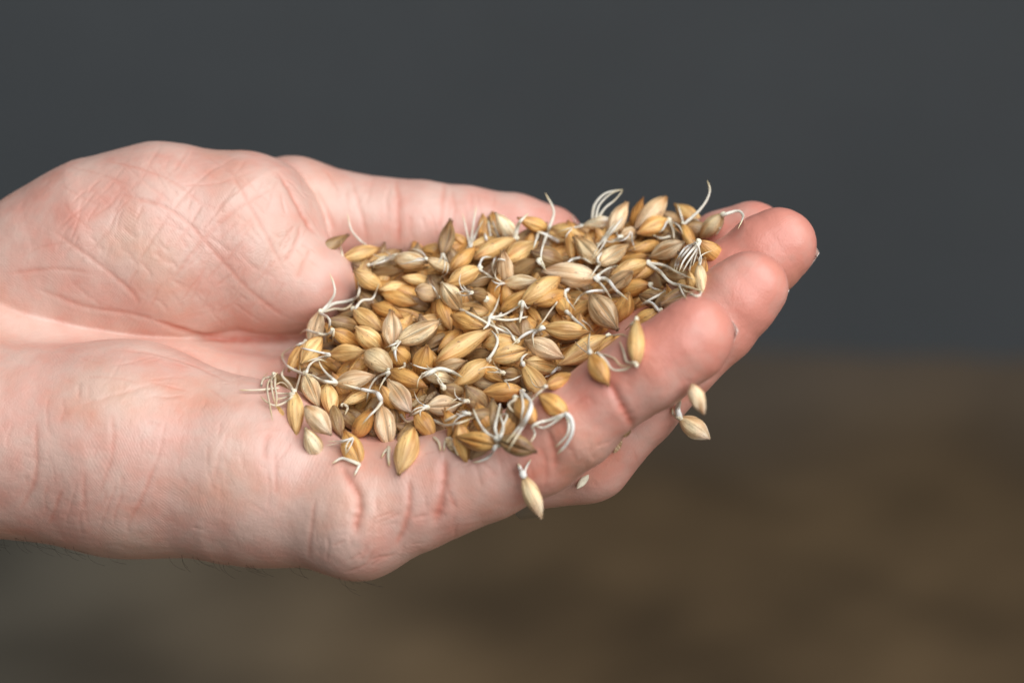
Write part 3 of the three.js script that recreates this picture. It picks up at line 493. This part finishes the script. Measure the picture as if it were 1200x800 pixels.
// rootlets: [width (photo pixels), material, lift (cm), ...points in photo pixels from the sprouting end outwards]
const ROOTS = [
  [4, 0, 0.3, [429, 288], [418, 278], [411, 268], [407, 250]], [3, 1, 0.05, [394, 297], [399, 288], [400, 280]], [3, 1, 0.1, [426, 312], [448, 303], [466, 297]], [3, 0, 0.12, [428, 310], [450, 306], [469, 296]], [3, 1, 0.05, [424, 305], [446, 308], [466, 302]],
  [3.5, 0, 0.3, [549, 289], [546, 268], [542, 250]], [4, 0, 0.3, [553, 282], [554, 267], [558, 241]], [4, 0, 0.3, [553, 285], [559, 271], [567, 256]], [3.5, 0, 0.3, [575, 277], [573, 266], [572, 258]], [4, 0, 0.3, [582, 276], [580, 266], [577, 258]], [4, 2, 0.1, [570, 281], [568, 273]],
  [6, 0, 0.35, [600, 274], [608, 262], [619, 250]], [5, 0, 0.5, [657, 264], [649, 248], [639, 226]], [6, 2, 0.1, [654, 283], [642, 276], [630, 271]], [4, 0, 0.15, [631, 272], [628, 282], [625, 291]], [4, 0, 0.15, [641, 282], [635, 292], [634, 303], [639, 314]],
  [3, 0, 0.1, [590, 300], [584, 304], [580, 311]], [3.5, 2, 0.1, [582, 300], [578, 308], [577, 313]], [4, 2, 0.1, [561, 308], [566, 302], [576, 301]], [3, 0, 0.1, [563, 316], [572, 322], [580, 328]],
  [4, 0, 0.5, [694, 256], [697, 240], [709, 227], [730, 222]], [3, 0, 0.5, [698, 256], [702, 241], [713, 229], [722, 224]], [3.5, 0, 0.5, [701, 255], [710, 243], [721, 234], [730, 223]],
  [5, 0, 0.25, [704, 290], [718, 270], [732, 252]], [3.5, 0, 0.2, [701, 288], [712, 272], [722, 260]], [4, 0, 0.15, [783, 255], [788, 266], [790, 280]], [3, 0, 0.1, [784, 258], [795, 264], [801, 275]], [3.5, 2, 0.1, [784, 271], [776, 270], [772, 272]], [3.5, 0, 0.1, [786, 277], [774, 279], [765, 275]],
  [4.5, 0, 0.6, [810, 257], [820, 246], [829, 233], [832, 222], [829, 211]], [4.5, 0, 0.3, [800, 257], [797, 248], [794, 239]], [4, 0, 0.6, [844, 255], [856, 249], [866, 247], [871, 252], [869, 260], [865, 268]], [2.5, 1, 0.05, [844, 266], [843, 270], [839, 276]],
  [4, 2, 0.3, [820, 279], [808, 291], [797, 305], [792, 319]], [4, 2, 0.34, [822, 280], [811, 293], [801, 306], [796, 318]], [3.5, 2, 0.34, [822, 281], [814, 296], [806, 308], [800, 319]], [3.5, 2, 0.25, [818, 279], [804, 290], [794, 304], [790, 316]], [3, 0, 0.2, [822, 283], [816, 298], [812, 312]], [4, 0, 0.2, [822, 258], [815, 257], [808, 258]], [3, 1, 0.1, [818, 282], [812, 300], [808, 318]],
  [4, 0, 0.12, [575, 374], [581, 360], [586, 344]], [4, 0, 0.12, [576, 372], [590, 369], [601, 363], [611, 357]], [4, 0, 0.12, [577, 376], [596, 375], [619, 371]], [4.5, 0, 0.14, [550, 364], [561, 373], [575, 381], [590, 388], [606, 396]], [3.5, 1, 0.1, [576, 378], [583, 390], [585, 402]], [5, 0, 0.12, [611, 355], [611, 366], [609, 378]], [3.5, 0, 0.1, [611, 357], [618, 361], [622, 358]], [4, 2, 0.1, [575, 372], [572, 380], [566, 386]], [4, 2, 0.1, [574, 370], [582, 372], [588, 366]],
  [3, 1, 0.2, [660, 348], [645, 364], [636, 377], [627, 386]], [4, 0, 0.15, [657, 336], [664, 350], [675, 364]], [4, 2, 0.1, [660, 338], [672, 336], [681, 341]], [4.5, 2, 0.25, [707, 336], [694, 341], [681, 346], [672, 358]], [5, 0, 0.2, [664, 364], [674, 375], [689, 387]], [4.5, 0, 0.15, [634, 302], [635, 311], [640, 317]], [4, 2, 0.1, [661, 300], [663, 309]],
  [5, 2, 0.12, [632, 388], [617, 391], [600, 404]], [4, 2, 0.12, [632, 387], [625, 392], [626, 407]], [3, 1, 0.1, [634, 384], [622, 386], [616, 384]], [4, 0, 0.15, [690, 316], [700, 304], [707, 294]], [4, 0, 0.12, [672, 308], [681, 302], [694, 309]], [3.5, 0, 0.1, [700, 315], [695, 320], [690, 327]],
  [6, 2, 0.2, [699, 324], [712, 328], [722, 340], [736, 351]], [4.5, 0, 0.2, [700, 327], [708, 337], [717, 351]], [4, 0, 0.2, [707, 322], [712, 315], [725, 311]], [5, 0, 0.2, [760, 306], [773, 318], [786, 331], [806, 336], [826, 342]], [4, 0, 0.22, [763, 306], [778, 311], [796, 320], [818, 329]], [4, 0, 0.1, [772, 345], [762, 351], [750, 358]], [4.5, 2, 0.1, [772, 352], [762, 354], [751, 357]],
  [3.5, 0, 0.12, [796, 339], [801, 345], [805, 351]], [4, 0, 0.12, [810, 345], [818, 347], [822, 342], [816, 338]], [3.5, 0, 0.12, [793, 338], [806, 343], [818, 340]], [4, 2, 0.12, [756, 332], [764, 337], [774, 340]], [3.5, 1, 0.1, [747, 374], [740, 380], [732, 387]], [3, 0, 0.1, [720, 388], [730, 392], [737, 396]], [2.5, 1, 0.08, [682, 375], [690, 381], [696, 390]],
  [4.5, 0, 0.25, [376, 361], [387, 353], [392, 343], [391, 333], [386, 320]], [5, 0, 0.15, [377, 359], [390, 356], [406, 353], [418, 348], [421, 338], [419, 330]], [4, 1, 0.15, [379, 361], [392, 362], [405, 362], [413, 355], [417, 350]], [4, 0, 0.2, [408, 353], [424, 352], [436, 350], [441, 340], [444, 332]], [4, 0, 0.12, [378, 367], [386, 374], [386, 381], [384, 388]], [4.5, 0, 0.15, [395, 390], [383, 392], [370, 390], [358, 387], [350, 392]], [3, 1, 0.1, [392, 391], [390, 397], [390, 404]], [4, 0, 0.15, [358, 401], [345, 406], [331, 414], [333, 420]],
  [4, 0, 0.15, [348, 441], [336, 428], [330, 415], [339, 410]], [4, 1, 0.15, [347, 457], [338, 449], [330, 440], [334, 430]], [4, 0, 0.25, [354, 437], [363, 427], [373, 421], [383, 424]], [4.5, 0, 0.25, [390, 448], [383, 438], [376, 429], [373, 421]], [4, 0, 0.25, [391, 450], [378, 446], [366, 440], [355, 437]], [3.5, 1, 0.15, [351, 453], [351, 440], [351, 427]], [3.5, 1, 0.12, [326, 455], [315, 456], [300, 457], [280, 457]], [3.5, 1, 0.2, [325, 450], [314, 448], [313, 458], [316, 475], [319, 493]], [3.5, 1, 0.2, [326, 446], [318, 446], [319, 460], [322, 473]], [3.5, 1, 0.2, [328, 448], [322, 453], [324, 464], [323, 478]], [3, 1, 0.2, [322, 446], [308, 445], [306, 452], [308, 443], [314, 436]], [3, 1, 0.2, [323, 447], [320, 442], [325, 436]], [3.5, 1, 0.15, [344, 459], [336, 470], [322, 475], [311, 470], [305, 464]], [3.5, 1, 0.15, [345, 459], [336, 465], [324, 468]], [3.5, 1, 0.12, [344, 458], [330, 461], [318, 460]], [3, 1, 0.1, [340, 450], [330, 448], [322, 451]],
  [6, 2, 0.25, [452, 466], [442, 461], [428, 457], [415, 454], [402, 450]], [4, 0, 0.2, [452, 468], [442, 478], [433, 487], [424, 497]], [3.5, 1, 0.12, [410, 470], [407, 477], [404, 486]], [6, 0, 0.2, [496, 446], [503, 437], [514, 432], [528, 435], [542, 442]], [3.5, 0, 0.12, [450, 436], [441, 443], [433, 455], [429, 472]], [3.5, 0, 0.12, [453, 438], [448, 448], [444, 457]], [4, 2, 0.12, [461, 409], [463, 416], [465, 424]], [4, 1, 0.1, [481, 427], [474, 429], [466, 432]], [3, 0, 0.1, [467, 400], [460, 404], [450, 408]], [3, 0, 0.1, [467, 402], [463, 408], [458, 411]],
  [4, 0, 0.15, [508, 492], [520, 498], [536, 496], [556, 489]], [3.5, 1, 0.15, [522, 493], [534, 487], [549, 479]], [4, 0, 0.25, [582, 518], [570, 507], [561, 494], [554, 478]], [3.5, 1, 0.1, [469, 491], [477, 494], [485, 492]], [4.5, 2, 0.2, [613, 428], [611, 422], [614, 417], [619, 414]], [4, 0, 0.15, [570, 422], [579, 411], [583, 398], [573, 384]], [4, 0, 0.15, [606, 394], [594, 386], [583, 381]], [4, 2, 0.1, [655, 434], [646, 438], [638, 442]], [4, 1, 0.15, [592, 464], [596, 474], [603, 484]],
  [4, 0, 0.25, [613, 460], [613, 475], [611, 490], [610, 510]], [5.5, 2, 0.3, [617, 459], [622, 472], [618, 487], [606, 503], [594, 518]], [5, 2, 0.32, [618, 459], [623, 474], [617, 492], [605, 512], [595, 529]], [5.5, 2, 0.2, [661, 483], [669, 490], [671, 504], [664, 520], [653, 532]], [4, 0, 0.2, [662, 484], [667, 497], [664, 510], [651, 524]], [4, 0, 0.15, [656, 486], [644, 492], [632, 495], [624, 500], [627, 508], [622, 518]], [3.5, 0, 0.12, [654, 491], [646, 497], [637, 501], [628, 499]],
  [4, 0, 0.25, [584, 515], [580, 502], [583, 488], [586, 473]], [3.5, 0, 0.25, [586, 516], [590, 502], [586, 486]], [3.5, 0, 0.2, [584, 512], [590, 498], [594, 486], [580, 487]], [4.5, 2, 0.1, [581, 520], [575, 533], [566, 539], [554, 542]], [4, 0, 0.12, [707, 410], [710, 422], [718, 433], [732, 433], [744, 427]], [3.5, 1, 0.12, [710, 409], [720, 420], [727, 428], [740, 429]], [3.5, 1, 0.12, [743, 425], [735, 424], [731, 412], [726, 399]],
  [5, 0, 0.05, [423, 538], [408, 539], [400, 537], [389, 543]], [4, 0, 0.05, [424, 538], [420, 547], [415, 557]], [6, 1, 0.02, [456, 524], [455, 534], [456, 546]], [4, 1, 0.02, [453, 524], [450, 530], [447, 536]], [5, 1, 0.05, [510, 508], [514, 518], [516, 528]], [4, 1, 0.05, [518, 506], [522, 516], [520, 528]], [6, 1, 0.03, [526, 514], [532, 522], [537, 534]], [4, 2, 0.05, [613, 557], [616, 549], [622, 538]], [8, 2, 0.05, [613, 557], [610, 550], [607, 543]], [7, 2, 0.03, [796, 489], [794, 480], [797, 469]], [5, 1, 0.03, [797, 488], [789, 485], [788, 478]],
];
{
  const inv = new THREE.Matrix4(), rooted = (g) => ROOTS.some((r) => Math.min(Math.hypot(r[3][0] - g.p0[0], r[3][1] - g.p0[1]), Math.hypot(r[3][0] - g.p1[0], r[3][1] - g.p1[1])) < 14);
  for (const g of grainThings.filter((g) => !g.face.includes('h') && !g.face.includes('a') && g.layer > 0 && g.px > 400 && !rooted(g))) {   // fine sprouts on most of the others
    if (rnd() < 0.12) continue;
    const n = 2 + Math.floor(rnd() * 3.6), out = Math.atan2(g.p0[1] - g.p1[1], g.p0[0] - g.p1[0]);
    for (let k = 0; k < n; k++) {
      let an = out + (rnd() - 0.5) * 1.7, [x, y] = g.p0; const pts = [[x, y]], l = 10 + 26 * rnd() ** 1.4, curl = (rnd() - 0.5) * 1.3;
      for (let i = 0; i < 3; i++) { x += Math.cos(an) * l / 3; y += Math.sin(an) * l / 3; an += curl * (0.5 + rnd()); pts.push([x, y]); }
      ROOTS.push([1.7 + 1.3 * rnd(), Math.floor(rnd() * 2.99), 0.05 + 0.16 * rnd(), ...pts]);
    }
  }
  for (const [w, mi, lift, ...pts] of ROOTS) {
    let best = null, bd = 1e9, end = 0;
    for (const g of grainThings) for (const e of [0, 1]) { const q = e ? g.p1 : g.p0, d = Math.hypot(q[0] - pts[0][0], q[1] - pts[0][1]) + (e ? 4 : 0); if (d < bd) { bd = d; best = g; end = e; } }
    if (bd < 14) { const q = end ? best.p1 : best.p0, o = end ? best.p0 : best.p1; pts[0] = [lerp(q[0], o[0], 0.07), lerp(q[1], o[1], 0.07)]; }
    const z0 = (end ? best.b : best.a)[2], cv = new THREE.CatmullRomCurve3(pts.map(([x, y]) => new THREE.Vector3(x, y, 0)), false, 'centripetal'), N = Math.max(8, Math.min(22, Math.round(cv.getLength() / 3.5)));
    const xy = [], zs = [];
    for (let i = 0; i <= N; i++) {
      const q = cv.getPoint(i / N), t = i / N; xy.push(q);
      const under = topZ(q.x, q.y), r = w / PPC * 0.46;
      zs.push(under < -8.5 ? null : Math.max(under + r * 0.8 + lift * Math.sin(Math.PI * Math.min(t * 1.3, 1) * 0.7), lift > 0.3 ? lerp(z0, z0 + 0.2, t) : -9));
    }
    for (let i = 0; i <= N; i++) if (zs[i] === null) zs[i] = i ? zs[i - 1] : z0;
    if (bd < 14) zs[0] = lerp(zs[0], z0, 0.7);
    const zz = zs.slice();
    for (let pass = 0; pass < 3; pass++) for (let i = 1; i < N; i++) { const m = (zz[i - 1] + zz[i] * 2 + zz[i + 1]) / 4; zz[i] = Math.max(m, zs[i] - 0.04); }
    const curve = new THREE.CatmullRomCurve3(xy.map((q, i) => W(...P(q.x, q.y, zz[i])))), rad = w / PPC * 0.46 * 0.01, g = new THREE.TubeGeometry(curve, N * 2, rad, 7, false), p = g.attributes.position;
    const cl = [], off = rnd() * 90, ctr = new THREE.Vector3(), v = new THREE.Vector3();
    for (let i = 0; i <= N * 2; i++) {
      const t = i / (N * 2), k = (t < 0.08 ? lerp(0.8, 1.05, t / 0.08) : 1) * lerp(1.12, 0.5, t) * (t > 0.9 ? lerp(1, 0.25, (t - 0.9) / 0.1) : 1) * (1 + 0.14 * noise(t * 9, off, 1));
      curve.getPointAt(t, ctr);
      const tp = sstep(0.72, 1, t), dry = sstep(0.1, 0.5, noise(t * 5, off, 8)) * 0.35, tint = Math.max(tp * 0.8, dry);
      for (let j = 0; j <= 7; j++) { const o = i * 8 + j; cl.push(lerp(1, 0.86, tint), lerp(1, 0.72, tint), lerp(1, 0.42, tint)); v.fromBufferAttribute(p, o).sub(ctr).multiplyScalar(k).add(ctr); p.setXYZ(o, v.x, v.y, v.z); }
    }
    g.setAttribute('color', new THREE.Float32BufferAttribute(cl, 3));
    best.t.updateMatrixWorld(true);
    g.applyMatrix4(inv.copy(best.t.matrixWorld).invert());
    g.computeVertexNormals();
    part('rootlet', g, rootMats[mi], best.t);
    best.roots++;
    if (bd < 12 && !best['germ' + end]) {
      best['germ' + end] = true;
      const m = part('germ', germGeometry, germMat, best.t), L = best.t.children[0].scale.x, ww = best.t.children[0].scale.y;
      m.position.x = (end ? 0.47 : -0.47) * L; m.scale.set(ww * 0.40, ww * 0.28, ww * 0.28); m.rotation.set(rnd() * 6, 0, 0);
    }
  }
}

// ---------------------------------------------------------------- torn bits of husk on the fingers
for (const [x, y, ang, l, w, mat, label] of [
  [683, 564, -50, 20, 8, germMat, 'small white husk chip on the lower edge of the little finger'],
  [724, 523, -58, 17, 7, huskMats.k[1], 'tan husk shred stuck in the crack between little and ring finger'],
  [735, 508, -40, 11, 5, huskMats.b[0], 'tiny dark husk crumb at the bend of the little finger'],
  [531, 524, 50, 26, 9, huskMats.p[1], 'torn pale husk shred lying at the base of the little finger'],
  [490, 470, -35, 24, 8, huskMats.p[0], 'straw coloured husk splinter in the lower left of the heap'],
  [503, 466, -42, 22, 7, huskMats.k[2], 'tan husk splinter beside the straw coloured one in the heap'],
  [569, 350, 20, 9, 8, germMat, 'tiny white germ bit gleaming in the upper middle of the heap']]) {
  const g = new THREE.CylinderGeometry(1, 1, 1, 10, 8, true, 0, 2.2), p = g.attributes.position, c = [];
  for (let i = 0; i < p.count; i++) { const v = p.getY(i), k = Math.pow(Math.max(0.02, 1 - Math.abs(2 * v) ** 2.2), 0.6), a = Math.atan2(p.getX(i), p.getZ(i)) - 1.1; p.setXYZ(i, Math.sin(a) * k * 0.55, v + 0.06 * noise(a * 3, v * 5, x), Math.cos(a) * 0.35 + 0.14 * noise(a * 2, v * 3, x)); c.push(1, 1, 1); }
  const q = g.clone(), qi = q.index.array; for (let i = 0; i < qi.length; i += 3) { const t = qi[i]; qi[i] = qi[i + 1]; qi[i + 1] = t; }
  q.translate(0, 0, -0.08);
  const m = mergeGeometries([g, q]); m.setAttribute('color', new THREE.Float32BufferAttribute([...c, ...c], 3)); m.computeVertexNormals();
  const z = topZ(x, y) + 0.03, a = -ang * Math.PI / 180, o = part(numberedName('husk_flake'), m, mat, scene), X = dirW(Math.cos(a), Math.sin(a), 0), Z = dirW(0, 0, 1), Y = Z.clone().cross(X);
  o.position.copy(W(...P(x, y, z))); o.quaternion.setFromRotationMatrix(new THREE.Matrix4().makeBasis(Y.negate(), X, Z)); o.scale.set(w / PPC * 0.01, l / PPC * 0.01, w / PPC * 0.01);
  tagged(o, label, 'husk');
}
// ---------------------------------------------------------------- which buried grains show; a label for each grain
{
  const buf = new Map(), all = [...buried, ...grainThings], S = 3;
  all.forEach((g, id) => {
    for (let i = 0; i < 9; i++) {
      const q = (i + 0.5) / 9, r = g.width * 0.5 * Math.sqrt(Math.max(0.2, 1 - (2 * q - 1) ** 2)), x = lerp(g.a[0], g.b[0], q), y = lerp(g.a[1], g.b[1], q), z = lerp(g.a[2], g.b[2], q), k = DIST / (DIST - z), cx = 600 + x * PPC * k, cy = 400 - y * PPC * k, R = r * PPC * k;
      for (let u = Math.ceil((cx - R) / S); u <= (cx + R) / S; u++) for (let v = Math.ceil((cy - R) / S); v <= (cy + R) / S; v++) {
        const d2 = (u * S - cx) ** 2 + (v * S - cy) ** 2; if (d2 > R * R) continue;
        const zz = z + Math.sqrt(R * R - d2) / PPC, key = u * 4096 + v, o = buf.get(key);
        if (!o || zz > o[0]) buf.set(key, [zz, id]);
      }
    }
  });
  const seen = new Array(all.length).fill(0);
  for (const [key, [z, id]] of buf) { const hz = handZ(Math.floor(key / 4096) * S, (key % 4096) * S); if (hz === null || hz < z) seen[id]++; }
  const hiddenGrains = [], shown = [];
  buried.forEach((g, i) => { if (seen[i] * S * S < 70) { hiddenGrains.push(g); scene.remove(g.t); } else shown.push(g); });
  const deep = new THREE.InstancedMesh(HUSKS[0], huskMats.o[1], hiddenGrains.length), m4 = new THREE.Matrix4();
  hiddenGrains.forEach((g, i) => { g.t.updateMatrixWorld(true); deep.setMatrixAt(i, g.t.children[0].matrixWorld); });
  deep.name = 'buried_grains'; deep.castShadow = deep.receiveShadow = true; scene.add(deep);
  tagged(deep, 'grains buried under the visible layer of the heap in the palm', 'grains', null, 'stuff');
  const PLACES = [[388, 288, "in the fold at the thumb's base"], [450, 303, "against the base of the thumb"], [515, 296, "under the thumb's middle joint"], [585, 276, "along the outer half of the thumb"], [655, 272, "just below the thumb tip"], [735, 256, "on the heap's peak right of the thumb tip"],
    [825, 270, "beside the middle and index fingertips"], [792, 345, "behind the little fingertip"], [745, 405, "on the little finger's pad"], [695, 430, "at the heap's edge along the little finger"], [650, 470, "over the little finger's middle joint"], [595, 515, "at the near edge above the ring"],
    [520, 500, "at the middle of the near edge"], [430, 520, "on bare palm at the near left corner"], [345, 480, "at the heap's left end"], [370, 395, "below the ball of the thumb"], [430, 350, "touching the ball of the thumb"], [460, 420, "in the left middle of the heap"], [480, 470, "in the lower left of the heap"],
    [560, 390, "at the centre of the heap"], [510, 350, "in the upper left of the heap"], [585, 315, "in the upper middle of the heap"], [670, 335, "in the right middle of the heap"], [720, 300, "in the upper right of the heap"], [590, 440, "in the lower middle of the heap"], [760, 320, "between heap top and little fingertip"], [650, 395, "right of the heap's centre"]];
  const NUM = ['no', 'one', 'two', 'three', 'four', 'five', 'six', 'seven', 'eight', 'nine'], NTH = ['', 'second', 'third', 'fourth', 'fifth', 'sixth', 'seventh', 'eighth', 'ninth', 'tenth', 'eleventh', 'twelfth'];
  const base = new Map();
  for (const g of [...grainThings, ...shown]) {
    if (g.label) { tagged(g.t, g.label, 'grain', 'sprouted barley grains in the hand'); continue; }
    let place = PLACES[0], bd = 1e9;
    for (const p of PLACES) { const d = Math.hypot(p[0] - g.px, p[1] - g.py); if (d < bd) { bd = d; place = p; } }
    let pose = 'half buried';
    if (g.p0) { const an = Math.atan2(g.p0[1] - g.p1[1], g.p1[0] - g.p0[0]) * 180 / Math.PI, h = ((an % 180) + 180) % 180; pose = g.face.includes('e') && g.len < 38 ? 'end-on' : h < 22 || h > 158 ? 'level' : h < 68 ? 'right-leaning' : h < 112 ? 'upright' : 'left-leaning'; }
    const l = `${WORD[g.tone]} ${pose} grain${g.roots ? ` with ${NUM[Math.min(9, g.roots)]} rootlet${g.roots > 1 ? 's' : ''}` : ''} ${place[2]}`;
    if (!base.has(l)) base.set(l, []); base.get(l).push(g);
  }
  for (const [l, gs] of base) {
    gs.sort((a, b) => a.px - b.px);
    gs.forEach((g, i) => tagged(g.t, gs.length === 1 ? l : `${l}, ${i === 0 ? 'leftmost' : i === gs.length - 1 ? 'rightmost' : NTH[Math.min(i, 11)] + ' from left'}`, 'grain', 'sprouted barley grains in the hand'));
  }
}
renderer.render(scene, camera);
